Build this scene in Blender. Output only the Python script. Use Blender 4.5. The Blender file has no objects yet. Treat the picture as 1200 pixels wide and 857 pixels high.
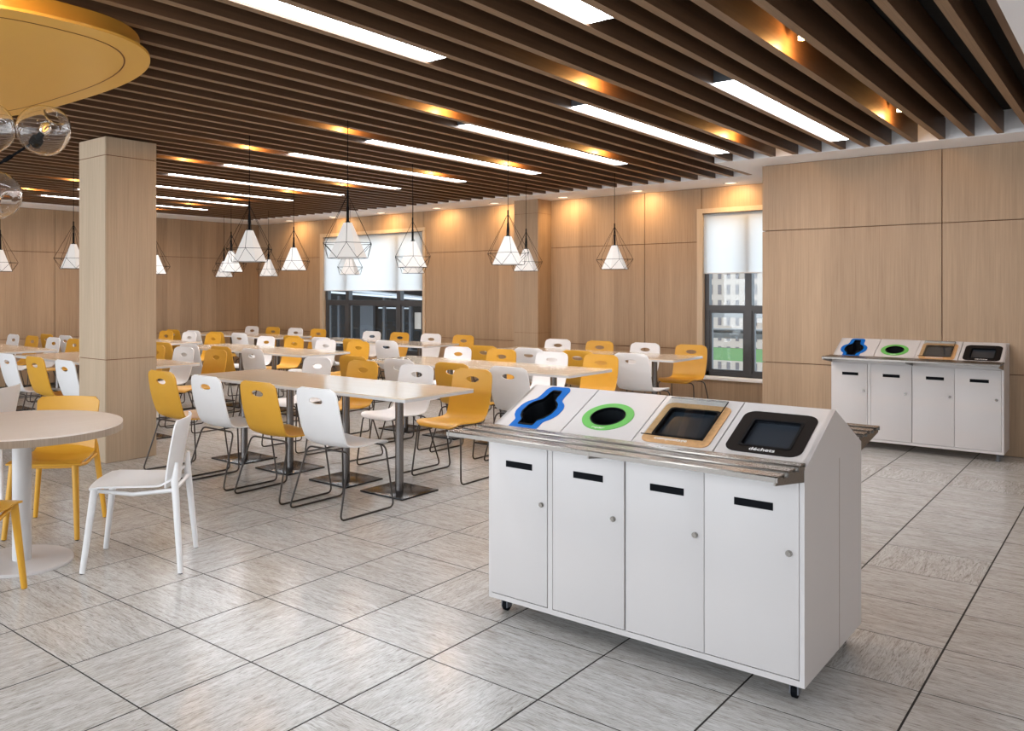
import bpy, bmesh, math, random
from mathutils import Vector, Matrix
random.seed(7)
PI = math.pi
C = bpy.context.scene.collection
sc = bpy.context.scene

# ---------------------------------------------------------------- camera, world, lights, exposure
EYE = 1.464
YAW = math.radians(42.5393)
cd = bpy.data.cameras.new('camera'); cam = bpy.data.objects.new('camera', cd); C.objects.link(cam)
cam.location = (0, 0, EYE); cam.rotation_euler = (PI/2, 0, YAW)
cd.sensor_fit = 'HORIZONTAL'; cd.sensor_width = 36.0
cd.lens = 985.75/1200*36.0
cd.shift_x = (600-437.07)/1200.0
cd.shift_y = -(428.5-342.67)/1200.0
cd.clip_start = 0.05; cd.clip_end = 600
sc.camera = cam

w = bpy.data.worlds.new('sky'); sc.world = w; w.use_nodes = True
bg = w.node_tree.nodes['Background']
bg.inputs[0].default_value = (0.82, 0.91, 1.0, 1); bg.inputs[1].default_value = 3.0

def area(name, loc, rot, sx, sy, power, col=(1, 1, 1), spread=180):
    l = bpy.data.lights.new(name, 'AREA'); l.shape = 'RECTANGLE'; l.size = sx; l.size_y = sy
    l.energy = power; l.color = col; l.spread = math.radians(spread)
    o = bpy.data.objects.new(name, l); C.objects.link(o); o.location = loc; o.rotation_euler = rot
    return o
# added area light for assumed daylight from behind the camera; no glazing built there
area('assumed_front_daylight', (-8.2, -3.2, 1.45), (PI/2, 0, 0), 12, 2.3, 330, (0.96, 0.975, 1.0))
area('right_side_fill', (2.9, 3.0, 1.05), (PI/2, 0, PI/2), 11, 1.6, 55, (0.98, 0.98, 1.0))  # added fill to lift the right-hand faces; that wall has no window

sc.view_settings.view_transform = 'Standard'; sc.view_settings.look = 'None'
sc.view_settings.gamma = 1.0; sc.view_settings.use_curve_mapping = False
sc.view_settings.exposure = -0.08

# ---------------------------------------------------------------- materials
def lin(c):
    return tuple(((v/255)/12.92 if v/255 <= .04045 else ((v/255+.055)/1.055)**2.4) for v in c)
def mat(name, col, rough=.5, metal=0., spec=.5, trans=0., emit=None, estr=0., coat=0., ior=1.45, alpha=1.):
    m = bpy.data.materials.new(name); m.use_nodes = True
    b = m.node_tree.nodes['Principled BSDF']
    b.inputs['Base Color'].default_value = (*col, 1); b.inputs['Roughness'].default_value = rough
    b.inputs['Metallic'].default_value = metal; b.inputs['Specular IOR Level'].default_value = spec
    b.inputs['Transmission Weight'].default_value = trans; b.inputs['IOR'].default_value = ior
    b.inputs['Coat Weight'].default_value = coat; b.inputs['Alpha'].default_value = alpha
    if emit: b.inputs['Emission Color'].default_value = (*emit, 1); b.inputs['Emission Strength'].default_value = estr
    return m
def N(m, t, **kw):
    n = m.node_tree.nodes.new(t)
    for k, v in kw.items(): setattr(n, k, v)
    return n
def L(m, a, b): m.node_tree.links.new(a, b)
def vary(m, col, amt=.05, scale=3., bump=0., bscale=200.):
    """gentle procedural unevenness of a plain colour"""
    b = m.node_tree.nodes['Principled BSDF']
    tc = N(m, 'ShaderNodeTexCoord'); no = N(m, 'ShaderNodeTexNoise'); no.inputs['Scale'].default_value = scale
    L(m, tc.outputs['Object'], no.inputs['Vector'])
    r = N(m, 'ShaderNodeValToRGB'); r.color_ramp.elements[0].position = .3; r.color_ramp.elements[1].position = .7
    r.color_ramp.elements[0].color = (*[c*(1-amt) for c in col], 1); r.color_ramp.elements[1].color = (*[min(1, c*(1+amt)) for c in col], 1)
    L(m, no.outputs['Fac'], r.inputs[0]); L(m, r.outputs[0], b.inputs['Base Color'])
    if bump:
        n2 = N(m, 'ShaderNodeTexNoise'); n2.inputs['Scale'].default_value = bscale; L(m, tc.outputs['Object'], n2.inputs['Vector'])
        bp = N(m, 'ShaderNodeBump'); bp.inputs['Strength'].default_value = bump; bp.inputs['Distance'].default_value = .002
        L(m, n2.outputs['Fac'], bp.inputs['Height']); L(m, bp.outputs[0], b.inputs['Normal'])
    return m
def wood(name, c1, c2, leaf=.27, along='Z', rough=.45, leafamt=.16, fine=90., spec=.4, bump=.12):
    m = mat(name, c1, rough, spec=spec); b = m.node_tree.nodes['Principled BSDF']
    tc = N(m, 'ShaderNodeTexCoord'); sx = N(m, 'ShaderNodeSeparateXYZ'); L(m, tc.outputs['Object'], sx.inputs[0])
    def comb(a, bb, kx, kz):
        c = N(m, 'ShaderNodeCombineXYZ')
        m1 = N(m, 'ShaderNodeMath', operation='MULTIPLY'); L(m, a, m1.inputs[0]); m1.inputs[1].default_value = kx
        m2 = N(m, 'ShaderNodeMath', operation='MULTIPLY'); L(m, bb, m2.inputs[0]); m2.inputs[1].default_value = kz
        L(m, m1.outputs[0], c.inputs[0]); L(m, m2.outputs[0], c.inputs[1]); return c
    ad = N(m, 'ShaderNodeMath', operation='ADD')
    if along == 'Z': L(m, sx.outputs[0], ad.inputs[0]); L(m, sx.outputs[1], ad.inputs[1]); lo = sx.outputs[2]
    elif along == 'Y': L(m, sx.outputs[0], ad.inputs[0]); L(m, sx.outputs[2], ad.inputs[1]); lo = sx.outputs[1]
    else: L(m, sx.outputs[1], ad.inputs[0]); L(m, sx.outputs[2], ad.inputs[1]); lo = sx.outputs[0]
    n1 = N(m, 'ShaderNodeTexNoise'); n1.inputs['Scale'].default_value = 1; n1.inputs['Detail'].default_value = 5; n1.inputs['Roughness'].default_value = .65
    L(m, comb(ad.outputs[0], lo, fine, 1.6).outputs[0], n1.inputs['Vector'])
    n2 = N(m, 'ShaderNodeTexNoise'); n2.inputs['Scale'].default_value = 1; n2.inputs['Detail'].default_value = 2
    L(m, comb(ad.outputs[0], lo, 9., .35).outputs[0], n2.inputs['Vector'])
    fl = N(m, 'ShaderNodeMath', operation='DIVIDE'); L(m, ad.outputs[0], fl.inputs[0]); fl.inputs[1].default_value = leaf
    f2 = N(m, 'ShaderNodeMath', operation='FLOOR'); L(m, fl.outputs[0], f2.inputs[0])
    wn = N(m, 'ShaderNodeTexWhiteNoise', noise_dimensions='1D'); L(m, f2.outputs[0], wn.inputs['W'])
    s1 = N(m, 'ShaderNodeMath', operation='MULTIPLY_ADD'); L(m, n1.outputs['Fac'], s1.inputs[0]); s1.inputs[1].default_value = .95; s1.inputs[2].default_value = -.22
    s2 = N(m, 'ShaderNodeMath', operation='MULTIPLY_ADD'); L(m, n2.outputs['Fac'], s2.inputs[0]); s2.inputs[1].default_value = .4; L(m, s1.outputs[0], s2.inputs[2])
    s3 = N(m, 'ShaderNodeMath', operation='MULTIPLY_ADD'); L(m, wn.outputs['Value'], s3.inputs[0]); s3.inputs[1].default_value = leafamt*1.6; L(m, s2.outputs[0], s3.inputs[2])
    mx = N(m, 'ShaderNodeMix', data_type='RGBA'); mx.inputs[6].default_value = (*c1, 1); mx.inputs[7].default_value = (*c2, 1)
    L(m, s3.outputs[0], mx.inputs[0]); L(m, mx.outputs[2], b.inputs['Base Color'])
    bp = N(m, 'ShaderNodeBump'); bp.inputs['Strength'].default_value = bump; bp.inputs['Distance'].default_value = .001
    L(m, n1.outputs['Fac'], bp.inputs['Height']); L(m, bp.outputs[0], b.inputs['Normal'])
    return m

M = {}
M['oak'] = wood('oak_veneer', lin((122, 99, 77)), lin((184, 157, 128)))
M['slat'] = wood('walnut_slat', lin((70, 51, 37)), lin((120, 90, 66)), leaf=50., along='Y', fine=70., leafamt=0, rough=.42)
M['slatunder'] = wood('slat_underside_wood', lin((100, 77, 56)), lin((162, 130, 99)), leaf=50., along='Y', fine=110., leafamt=0, rough=.5)  # paler wood tone for the bottom faces of the slats only
M['top'] = wood('maple_tabletop', lin((220, 203, 180)), lin((240, 228, 210)), leaf=50., along='X', fine=60., leafamt=0, rough=.12, spec=.6, bump=.01)
M['top'].node_tree.nodes['Principled BSDF'].inputs['Coat Weight'].default_value = .35; M['top'].node_tree.nodes['Principled BSDF'].inputs['Coat Roughness'].default_value = .07
M['rtop'] = wood('pale_round_tabletop', lin((224, 211, 200)), lin((240, 231, 223)), leaf=50., along='Y', fine=60., leafamt=0, rough=.3, spec=.5, bump=.02)
M['oakl'] = wood('light_oak_veneer', lin((158, 139, 117)), lin((210, 189, 163)))
M['rim'] = wood('table_rim_wood', lin((120, 104, 88)), lin((190, 172, 154)), leaf=50., along='Z', fine=160., leafamt=0, rough=.45)
M['white'] = vary(mat('white_lacquer', lin((203, 199, 198)), .35), lin((203, 199, 198)), .02, 2.)
M['shellw'] = vary(mat('white_plastic', lin((228, 228, 229)), .38), lin((228, 228, 229)), .015, 5., .08)
M['shelly'] = vary(mat('yellow_plastic', lin((210, 157, 52)), .38), lin((210, 157, 52)), .03, 5., .08)
M['edgew'] = mat('white_table_edge', lin((205, 205, 206)), .35)
M['wire'] = mat('dark_steel_rod', lin((72, 68, 66)), .35, .8)
M['gun'] = mat('gunmetal_pole', lin((118, 114, 112)), .25, .9)
M['plate'] = mat('dark_steel_plate', lin((30, 30, 32)), .2, .1, spec=.35)
M['steel'] = mat('brushed_steel', lin((124, 119, 114)), .27, 1.)
M['black'] = mat('black_plastic', (.004, .005, .007), .6, spec=.08)
M['glossblack'] = mat('black_recess', (.012, .014, .017), .3, spec=.3)
M['dark'] = mat('dark_brown_black', lin((30, 26, 25)), .6, spec=.06)
M['blue'] = mat('blue_surround', lin((0, 98, 182)), .5, spec=.1)
M['green'] = mat('green_surround', lin((104, 180, 90)), .45, spec=.2)
M['tan'] = vary(mat('cork_surround', lin((198, 152, 102)), .6), lin((198, 152, 102)), .12, 60.)
M['grey'] = mat('grey_tinted_panel', lin((46, 52, 60)), .2, spec=.3)
M['ink'] = mat('white_lettering', lin((235, 235, 235)), .5)
M['soffit'] = vary(mat('white_plaster', lin((240, 240, 242)), .8), lin((240, 240, 242)), .015, 1.)
M['void'] = mat('black_ceiling_void', (.012, .011, .01), .9)
M['grout'] = mat('dark_grout', lin((36, 33, 30)), .9)
M['frame'] = mat('anthracite_window_frame', lin((68, 70, 74)), .4)
M['gold'] = vary(mat('ochre_canopy', lin((212, 160, 66)), .35), lin((212, 160, 66)), .03, .8)
M['goldrim'] = mat('ochre_rim', lin((196, 144, 56)), .4)
M['groove'] = mat('brown_groove', lin((110, 62, 18)), .6)
M['lamp'] = mat('panel_lamp', (1, 1, 1), .5, emit=(.90, .95, 1), estr=21.)
M['lens'] = mat('warm_lens', (1, .9, .7), .5, emit=(1, .78, .45), estr=8.)
M['lens2'] = mat('soft_warm_lens', (1, .95, .85), .5, emit=(1, .86, .66), estr=1.6)
M['housing'] = mat('lamp_housing', lin((90, 92, 96)), .5)
M['fil'] = mat('amber_filament', (1, .7, .2), .5, emit=(1, .45, .06), estr=3.)
M['glass'] = mat('clear_glass', (1, 1, 1), .02, trans=1., ior=1.35)
M['caster'] = mat('grey_caster', lin((100, 102, 108)), .4)
M['facade'] = mat('cream_facade', lin((178, 164, 152)), .8)
M['facadew'] = mat('dark_window', lin((112, 104, 104)), .6)
M['outdark'] = mat('dark_pavilion', lin((20, 21, 22)), .6, spec=.2)
M['outpale'] = mat('pale_panel_stone', lin((70, 72, 76)), .8)
M['outgrey'] = mat('grey_concrete', lin((120, 118, 116)), .8)
M['outgreen'] = mat('green_band', lin((98, 128, 84)), .8)
M['outwhite'] = mat('white_steel', lin((210, 212, 216)), .6)

def pane_mat():
    m = bpy.data.materials.new('window_pane'); m.use_nodes = True; nt = m.node_tree; nt.nodes.clear()
    o = N(m, 'ShaderNodeOutputMaterial'); mx = N(m, 'ShaderNodeMixShader'); t = N(m, 'ShaderNodeBsdfTransparent'); g = N(m, 'ShaderNodeBsdfGlossy')
    t.inputs[0].default_value = (.93, .96, .97, 1); g.inputs['Roughness'].default_value = .02
    lw = N(m, 'ShaderNodeLayerWeight'); pw = N(m, 'ShaderNodeMath', operation='POWER'); L(m, lw.outputs['Facing'], pw.inputs[0]); pw.inputs[1].default_value = 4.
    fr = N(m, 'ShaderNodeMath', operation='MULTIPLY_ADD'); L(m, pw.outputs[0], fr.inputs[0]); fr.inputs[1].default_value = .6; fr.inputs[2].default_value = .03
    L(m, fr.outputs[0], mx.inputs[0]); L(m, t.outputs[0], mx.inputs[1]); L(m, g.outputs[0], mx.inputs[2]); L(m, mx.outputs[0], o.inputs[0])
    return m
M['pane'] = pane_mat()
def cloth_mat(name, col, tr):
    m = bpy.data.materials.new(name); m.use_nodes = True; nt = m.node_tree; nt.nodes.clear()
    o = N(m, 'ShaderNodeOutputMaterial'); mx = N(m, 'ShaderNodeMixShader'); d = N(m, 'ShaderNodeBsdfDiffuse'); t = N(m, 'ShaderNodeBsdfTranslucent')
    d.inputs[0].default_value = (*col, 1); t.inputs[0].default_value = (*col, 1); mx.inputs[0].default_value = tr
    L(m, d.outputs[0], mx.inputs[1]); L(m, t.outputs[0], mx.inputs[2]); L(m, mx.outputs[0], o.inputs[0])
    return m
M['blind'] = cloth_mat('white_roller_fabric', (.93, .96, .98), .72)
M['shade'] = mat('emissive_white_shade', (.42, .41, .40), .7, spec=.1, emit=(1, .97, .94), estr=.42)  # faint even emission set in the shade material itself, no bulb inside

def tile_mat():
    m = mat('travertine_tile', (.5, .48, .45), .2, spec=.42); b = m.node_tree.nodes['Principled BSDF']
    tc = N(m, 'ShaderNodeTexCoord'); oi = N(m, 'ShaderNodeObjectInfo')
    of = N(m, 'ShaderNodeMath', operation='MULTIPLY'); L(m, oi.outputs['Random'], of.inputs[0]); of.inputs[1].default_value = 37.
    va = N(m, 'ShaderNodeVectorMath', operation='ADD'); L(m, tc.outputs['Object'], va.inputs[0]); L(m, of.outputs[0], va.inputs[1])
    def noise(sx, sy, det, dist=0., rough=.6):
        mp = N(m, 'ShaderNodeMapping'); mp.inputs['Scale'].default_value = (sx, sy, 1); mp.inputs['Rotation'].default_value = (0, 0, .12); L(m, va.outputs[0], mp.inputs[0])
        n = N(m, 'ShaderNodeTexNoise'); n.inputs['Scale'].default_value = 1; n.inputs['Detail'].default_value = det; n.inputs['Roughness'].default_value = rough
        n.inputs['Distortion'].default_value = dist; L(m, mp.outputs[0], n.inputs['Vector']); return n
    a = noise(11, 115, 5, 1.6, .7); c = noise(3.4, 17, 4, 1.4); e = noise(30, 330, 2, .5)
    r1 = N(m, 'ShaderNodeValToRGB'); cr = r1.color_ramp
    cr.elements[0].position = .34; cr.elements[0].color = (*lin((148, 144, 139)), 1)
    cr.elements[1].position = .56; cr.elements[1].color = (*lin((206, 206, 205)), 1)
    k = cr.elements.new(.44); k.color = (*lin((186, 185, 182)), 1)
    L(m, a.outputs['Fac'], r1.inputs[0])
    r2 = N(m, 'ShaderNodeValToRGB'); r2.color_ramp.elements[0].position = .3; r2.color_ramp.elements[0].color = (.72, .68, .64, 1)
    r2.color_ramp.elements[1].position = .6; r2.color_ramp.elements[1].color = (1, 1, 1, 1); L(m, c.outputs['Fac'], r2.inputs[0])
    mx = N(m, 'ShaderNodeMix', data_type='RGBA', blend_type='MULTIPLY'); mx.inputs[0].default_value = .75
    L(m, r1.outputs[0], mx.inputs[6]); L(m, r2.outputs[0], mx.inputs[7])
    r3 = N(m, 'ShaderNodeValToRGB'); r3.color_ramp.elements[0].position = .36; r3.color_ramp.elements[0].color = (.78, .76, .74, 1)
    r3.color_ramp.elements[1].position = .5; r3.color_ramp.elements[1].color = (1, 1, 1, 1); L(m, e.outputs['Fac'], r3.inputs[0])
    m3 = N(m, 'ShaderNodeMix', data_type='RGBA', blend_type='MULTIPLY'); m3.inputs[0].default_value = .8
    L(m, mx.outputs[2], m3.inputs[6]); L(m, r3.outputs[0], m3.inputs[7]); L(m, m3.outputs[2], b.inputs['Base Color'])
    rr = N(m, 'ShaderNodeMapRange'); rr.inputs[3].default_value = .26; rr.inputs[4].default_value = .11; L(m, a.outputs['Fac'], rr.inputs[0]); L(m, rr.outputs[0], b.inputs['Roughness'])
    bp = N(m, 'ShaderNodeBump'); bp.inputs['Strength'].default_value = .12; bp.inputs['Distance'].default_value = .001
    L(m, a.outputs['Fac'], bp.inputs['Height']); L(m, bp.outputs[0], b.inputs['Normal'])
    return m
M['tile'] = tile_mat()

# ---------------------------------------------------------------- helpers
def obj(name, bm, m, parent=None, sharp=35, loc=None):
    me = bpy.data.meshes.new(name); bmesh.ops.recalc_face_normals(bm, faces=bm.faces); bm.to_mesh(me); bm.free()
    ms = m if isinstance(m, (list, tuple)) else [m]
    for x in ms: me.materials.append(x)
    me.polygons.foreach_set('use_smooth', [True]*len(me.polygons)); me.set_sharp_from_angle(angle=math.radians(sharp))
    o = bpy.data.objects.new(name, me); C.objects.link(o)
    if parent: o.parent = parent
    if loc: o.location = loc
    return o
def tag(o, label=None, cat=None, group=None, kind=None):
    if label: o['label'] = label
    if cat: o['category'] = cat
    if group: o['group'] = group
    if kind: o['kind'] = kind
    return o
def thing(name, label, cat, loc=(0, 0, 0), rz=0., group=None, kind=None):
    o = bpy.data.objects.new(name, None); C.objects.link(o); o.location = loc; o.rotation_euler = (0, 0, rz); o.empty_display_size = .1
    return tag(o, label, cat, group, kind)
def dup(root, loc, rz, label):
    r = root.copy(); C.objects.link(r); r.location = loc; r.rotation_euler = (0, 0, rz); r['label'] = label
    for ch in list(root.children):
        c = ch.copy(); C.objects.link(c); c.parent = r
        for g in ch.children:
            d = g.copy(); C.objects.link(d); d.parent = c
    return r
def B(): return bmesh.new()
def box(bm, x0, x1, y0, y1, z0, z1, bev=0.):
    v = [bm.verts.new(p) for p in ((x0,y0,z0),(x1,y0,z0),(x1,y1,z0),(x0,y1,z0),(x0,y0,z1),(x1,y0,z1),(x1,y1,z1),(x0,y1,z1))]
    fs = [bm.faces.new([v[i] for i in f]) for f in ((0,3,2,1),(4,5,6,7),(0,1,5,4),(1,2,6,5),(2,3,7,6),(3,0,4,7))]
    if bev:
        es = list({e for f in fs for e in f.edges}); bmesh.ops.bevel(bm, geom=es, offset=bev, segments=2, affect='EDGES', profile=.5)
    return bm
def cyl(bm, c, r, z0, z1, n=24, r2=None, cap=True):
    r2 = r if r2 is None else r2
    a = [bm.verts.new((c[0]+r*math.cos(2*PI*i/n), c[1]+r*math.sin(2*PI*i/n), z0)) for i in range(n)]
    b = [bm.verts.new((c[0]+r2*math.cos(2*PI*i/n), c[1]+r2*math.sin(2*PI*i/n), z1)) for i in range(n)]
    for i in range(n): bm.faces.new((a[i], a[(i+1) % n], b[(i+1) % n], b[i]))
    if cap: bm.faces.new(a[::-1]); bm.faces.new(b)
    return bm
def fillet(pts, r, closed=False, n=5):
    pts = [Vector(p) for p in pts]; out = []; m = len(pts)
    for i, p in enumerate(pts):
        if not closed and i in (0, m-1): out.append(p); continue
        a = pts[(i-1) % m]-p; b = pts[(i+1) % m]-p; rr = min(r, a.length*.45, b.length*.45)
        s = p+a.normalized()*rr; e = p+b.normalized()*rr
        for k in range(n+1):
            t = k/n; out.append((1-t)**2*s+2*t*(1-t)*p+t*t*e)
    return out
def tube(bm, pts, r, n=8, closed=False, radii=None):
    pts = [Vector(p) for p in pts]; m = len(pts); rings = []
    t0 = (pts[1]-pts[0]).normalized(); up = Vector((0, 0, 1)) if abs(t0.z) < .9 else Vector((1, 0, 0)); nn = (up-t0*up.dot(t0)).normalized()
    for i, p in enumerate(pts):
        if closed: t = (pts[(i+1) % m]-pts[(i-1) % m]).normalized()
        else: t = (pts[min(i+1, m-1)]-pts[max(i-1, 0)]).normalized()
        nn = (nn-t*nn.dot(t)).normalized(); bb = t.cross(nn); q = radii[i] if radii else r
        rings.append([bm.verts.new(p+q*(math.cos(2*PI*k/n)*nn+math.sin(2*PI*k/n)*bb)) for k in range(n)])
    for i in range(m if closed else m-1):
        a, b = rings[i], rings[(i+1) % m]
        if closed and i == m-1:
            off = min(range(n), key=lambda s: (a[0].co-b[s].co).length); b = b[off:]+b[:off]
        for k in range(n): bm.faces.new((a[k], a[(k+1) % n], b[(k+1) % n], b[k]))
    if not closed: bm.faces.new(rings[0][::-1]); bm.faces.new(rings[-1])
    return bm
def prism(bm, poly, f0, f1):
    """poly: 2D points; f0,f1: functions 2D->3D for the two caps"""
    a = [bm.verts.new(f0(*p)) for p in poly]; b = [bm.verts.new(f1(*p)) for p in poly]; n = len(poly)
    for i in range(n): bm.faces.new((a[i], a[(i+1) % n], b[(i+1) % n], b[i]))
    bm.faces.new(a[::-1]); bm.faces.new(b); return bm
def holed(bm, outer, hole, f0, f1):
    """plate between f0 and f1 with a hole"""
    def cap(f):
        vo = [bm.verts.new(f(*p)) for p in outer]; vh = [bm.verts.new(f(*p)) for p in hole]
        es = [bm.edges.new((vo[i], vo[(i+1) % len(vo)])) for i in range(len(vo))]+[bm.edges.new((vh[i], vh[(i+1) % len(vh)])) for i in range(len(vh))]
        bmesh.ops.triangle_fill(bm, use_beauty=True, edges=es); return vo, vh
    a, ah = cap(f0); b, bh = cap(f1)
    for p, q in ((a, b), (ah, bh)):
        for i in range(len(p)): bm.faces.new((p[i], p[(i+1) % len(p)], q[(i+1) % len(p)], q[i]))
    return bm
def rrect(x0, x1, y0, y1, r, n=6):
    o = []
    for cx, cy, a in ((x1-r, y1-r, 0), (x0+r, y1-r, PI/2), (x0+r, y0+r, PI), (x1-r, y0+r, 1.5*PI)):
        for k in range(n+1): o.append((cx+r*math.cos(a+k/n*PI/2), cy+r*math.sin(a+k/n*PI/2)))
    return o
def pxl(X, Y, Z):
    d = Y*math.cos(YAW)-X*math.sin(YAW); l = Y*math.sin(YAW)+X*math.cos(YAW)
    if d <= .3: return None
    return (437.07+985.75*l/d, 342.67-985.75*(Z-EYE)/d, d)

# ---------------------------------------------------------------- the floor: grout slab and 0.5 m stone tiles
T = .5; GX = -4.107; GY = 1.127
floor = obj('floor', box(B(), -13.3, 3.0, -3.3, 11.0, -.12, -.0012), M['grout']); tag(floor, kind='structure')
tb = B(); box(tb, -T/2+.0036, T/2-.0036, -T/2+.0036, T/2-.0036, -.012, 0)
bmesh.ops.bevel(tb, geom=[e for e in tb.edges if all(v.co.z > -.001 for v in e.verts)], offset=.0006, segments=1, affect='EDGES')
cells = []
for i in range(-19, 15):
    for j in range(-10, 20):
        x = GX+T*(i+.5); y = GY+T*(j+.5)
        if x-T/2 < -13.1 or x+T/2 > 2.9 or y+T/2 > 10.95 or y-T/2 < -3.2: continue
        p = pxl(x, y, 0); vis = p is not None and -80 < p[0] < 1280 and p[1] < 930
        cells.append((p[2] if vis else 1e9, x, y))
cells.sort()
t0 = obj('tile', tb, M['tile'], floor)
rest = B()
for n, (d, x, y) in enumerate(cells):
    rz = random.choice((0, PI/2, PI, 1.5*PI)) if random.random() < .5 else random.choice((0, PI))
    if n < 298:
        o = t0 if n == 0 else t0.copy()
        if n: C.objects.link(o)
        o.location = (x, y, 0); o.rotation_euler = (0, 0, rz)
    else:
        g = .0036
        box(rest, x-T/2+g, x+T/2-g, y-T/2+g, y+T/2-g, -.012, 0)
tag(obj('distant_tiles', rest, M['tile'], floor), kind='stuff')

# ---------------------------------------------------------------- walls of veneer panels
G = .004
def panels(parent, rects, fn):
    """rects (u0,u1,z0,z1) ; fn(u0,u1,z0,z1)-> box extents"""
    for r in rects:
        u0, u1, z0, z1 = r; bm = B(); box(bm, *fn(u0+G, u1-G, z0+G, z1-G)); o = obj('wall_panel', bm, M['oak'], parent)
ZS = (0., .73, 2.11, 2.8)
YW = 10.8
W1 = (-11.17, -8.78, .40, 2.487); W2 = (-4.19, -3.06, .40, 2.482)
bm = B()
for a, b, z0, z1 in ((-13.2, W1[0], 0, 3.0), (W1[1], W2[0], 0, 3.0), (W1[0], W1[1], 0, W1[2]), (W1[0], W1[1], W1[3], 3.0), (W2[0], W2[1], 0, W2[2]), (W2[0], W2[1], W2[3], 3.0), (W2[1], -2.9, 0, 3.0)):
    box(bm, a, b, YW+.02, YW+.2, z0, z1)
wb = obj('wall_back', bm, M['groove']); tag(wb, kind='structure')
R = []
for z0, z1 in zip(ZS[:-1], ZS[1:]):
    for a, b in ((-13.0, W1[0]), (W1[1], -6.79), (-6.39, -4.953), (-4.953, W2[0])): R.append((a, b, z0, z1))
R += [(W1[0], W1[1], 0, W1[2]), (W1[0], W1[1], W1[3], 2.8), (W2[0], -3.0, 0, W2[2]), (W2[0], -3.0, W2[3], 2.8)]
panels(wb, R, lambda a, b, c, d: (a, b, YW, YW+.03, c, d))
# pilaster on the window wall
for z0, z1 in ((0, .88), (.88, 2.6), (2.6, 2.8)):
    o = obj('pilaster_panel', box(B(), -6.79+.001, -6.39, 10.45, YW+.03, z0+G/2, z1-G/2), M['oak'], wb)
bm = B(); box(bm, -6.785, -6.395, 10.455, 10.79, 0, 2.8); obj('pilaster_core', bm, M['groove'], wb)

wl = obj('wall_left', box(B(), -13.25, -13.03, -3.3, 11.0, 0, 3.0), M['groove']); tag(wl, kind='structure')
ys = (-2.06, .81, 3.68, 6.55, 9.42, 10.8)
panels(wl, [(a, b, c, d) for a, b in zip(ys[:-1], ys[1:]) for c, d in zip(ZS[:-1], ZS[1:])], lambda a, b, c, d: (-13.03, -13.0, a, b, c, d))

bm = B(); box(bm, -2.96, 3.0, 9.38, 11.0, 0, 3.0)
wr = obj('wall_right', bm, M['groove']); tag(wr, kind='structure')
xs = (-2.987, -1.391, .205, 1.8, 3.0)
panels(wr, [(a, b, c, d) for a, b in zip(xs[:-1], xs[1:]) for c, d in zip(ZS[:-1], ZS[1:])], lambda a, b, c, d: (a, b, 9.35, 9.38, c, d))
panels(wr, [(9.35, 10.8, c, d) for c, d in zip(ZS[:-1], ZS[1:])], lambda a, b, c, d: (-2.987, -2.96, a+.03, b, c, d))
wf = obj('wall_far_right', box(B(), 3.0, 3.2, -3.3, 11.0, 0, 3.0), M['oak']); tag(wf, kind='structure')

# ---------------------------------------------------------------- windows
def window(name, W, mull, zr, bl, full_right):
    x0, x1, z0, z1 = W; y = YW+.06
    r = thing(name, None, None, (0, 0, 0), kind='structure')
    bm = B(); t = .055
    box(bm, x0+.01, x0+t*1.4, y, y+.08, z0, z1); box(bm, x0, x1, y, y+.08, z0, z0+t); box(bm, x0, x1, y, y+.08, z1-t, z1)
    if full_right: box(bm, x1-t*1.4, x1, y, y+.08, z0, z1)
    obj('window_frame', bm, M['frame'], r)
    for mx in mull: obj('mullion', box(B(), mx-.04, mx+.04, y-.005, y+.09, z0+t, z1-t), M['frame'], r)
    obj('transom', box(B(), x0+t, x1-(t if full_right else 0), y-.003, y+.085, zr-.035, zr+.035), M['frame'], r)
    edges = [x0+t*1.4]+[v for m_ in mull for v in (m_-.04, m_+.04)]+[x1-(t*1.4 if full_right else 0)]
    for a, b in zip(edges[0::2], edges[1::2]):
        if b-a < .05: continue
        for c, d in ((z0+t, zr-.035), (zr+.035, z1-t)):
            obj('window_pane', box(B(), a, b, y+.04, y+.046, c, d), M['pane'], r)
            if d < zr and b-a > .3:   # inner sash
                s = B(); q = .03
                box(s, a, a+q, y+.01, y+.06, c, d); box(s, b-q, b, y+.01, y+.06, c, d); box(s, a+q, b-q, y+.01, y+.06, c, c+q); box(s, a+q, b-q, y+.01, y+.06, d-q, d)
                obj('sash', s, M['frame'], r)
    cs = B(); k = .05
    box(cs, x0-k, x0+.02, YW-.025, YW+.058, z0-k, z1+k); box(cs, x0+.02, x1+(k if full_right else 0), YW-.025, YW+.058, z1-.01, z1+k)
    if full_right: box(cs, x1, x1+k, YW-.025, YW+.07, z0-k, z1)
    obj('window_casing', cs, M['oakl'], r)
    obj('window_sill', box(B(), x0, x1+(k if full_right else 0), YW-.05, YW+.07, z0-.045, z0, .004), M['soffit'] if not full_right else M['oak'], r)
    return r
window('window_1', W1, (-10.59, -9.37), 1.29, 1.49, True)
window('window_2', W2, (-3.63,), 1.265, 1.70, False)
def blind(W, zb, label, x1=None):
    x0, b, z0, z1 = W; x1 = x1 or b
    t = thing('roller_blind', label, 'blind', ((x0+x1)/2, YW+.012, zb), group='roller blinds'); hw = (x1-x0)/2-.024; h = z1-zb-.02
    bm = B(); n = 24
    rows = [[bm.verts.new((-hw+2*hw*i/n, .0012*math.sin(i*1.1), z)) for i in range(n+1)] for z in (.012, h*.33, h*.66, h)]
    for a, c in zip(rows[:-1], rows[1:]):
        for i in range(n): bm.faces.new((a[i], a[i+1], c[i+1], c[i]))
    obj('fabric', bm, M['blind'], t)
    obj('bottom_bar', box(B(), -hw, hw, -.006, .006, 0, .014, .002), M['outwhite'], t)
blind(W1, 1.49, 'wide white roller blind half lowered over the left window')
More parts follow.
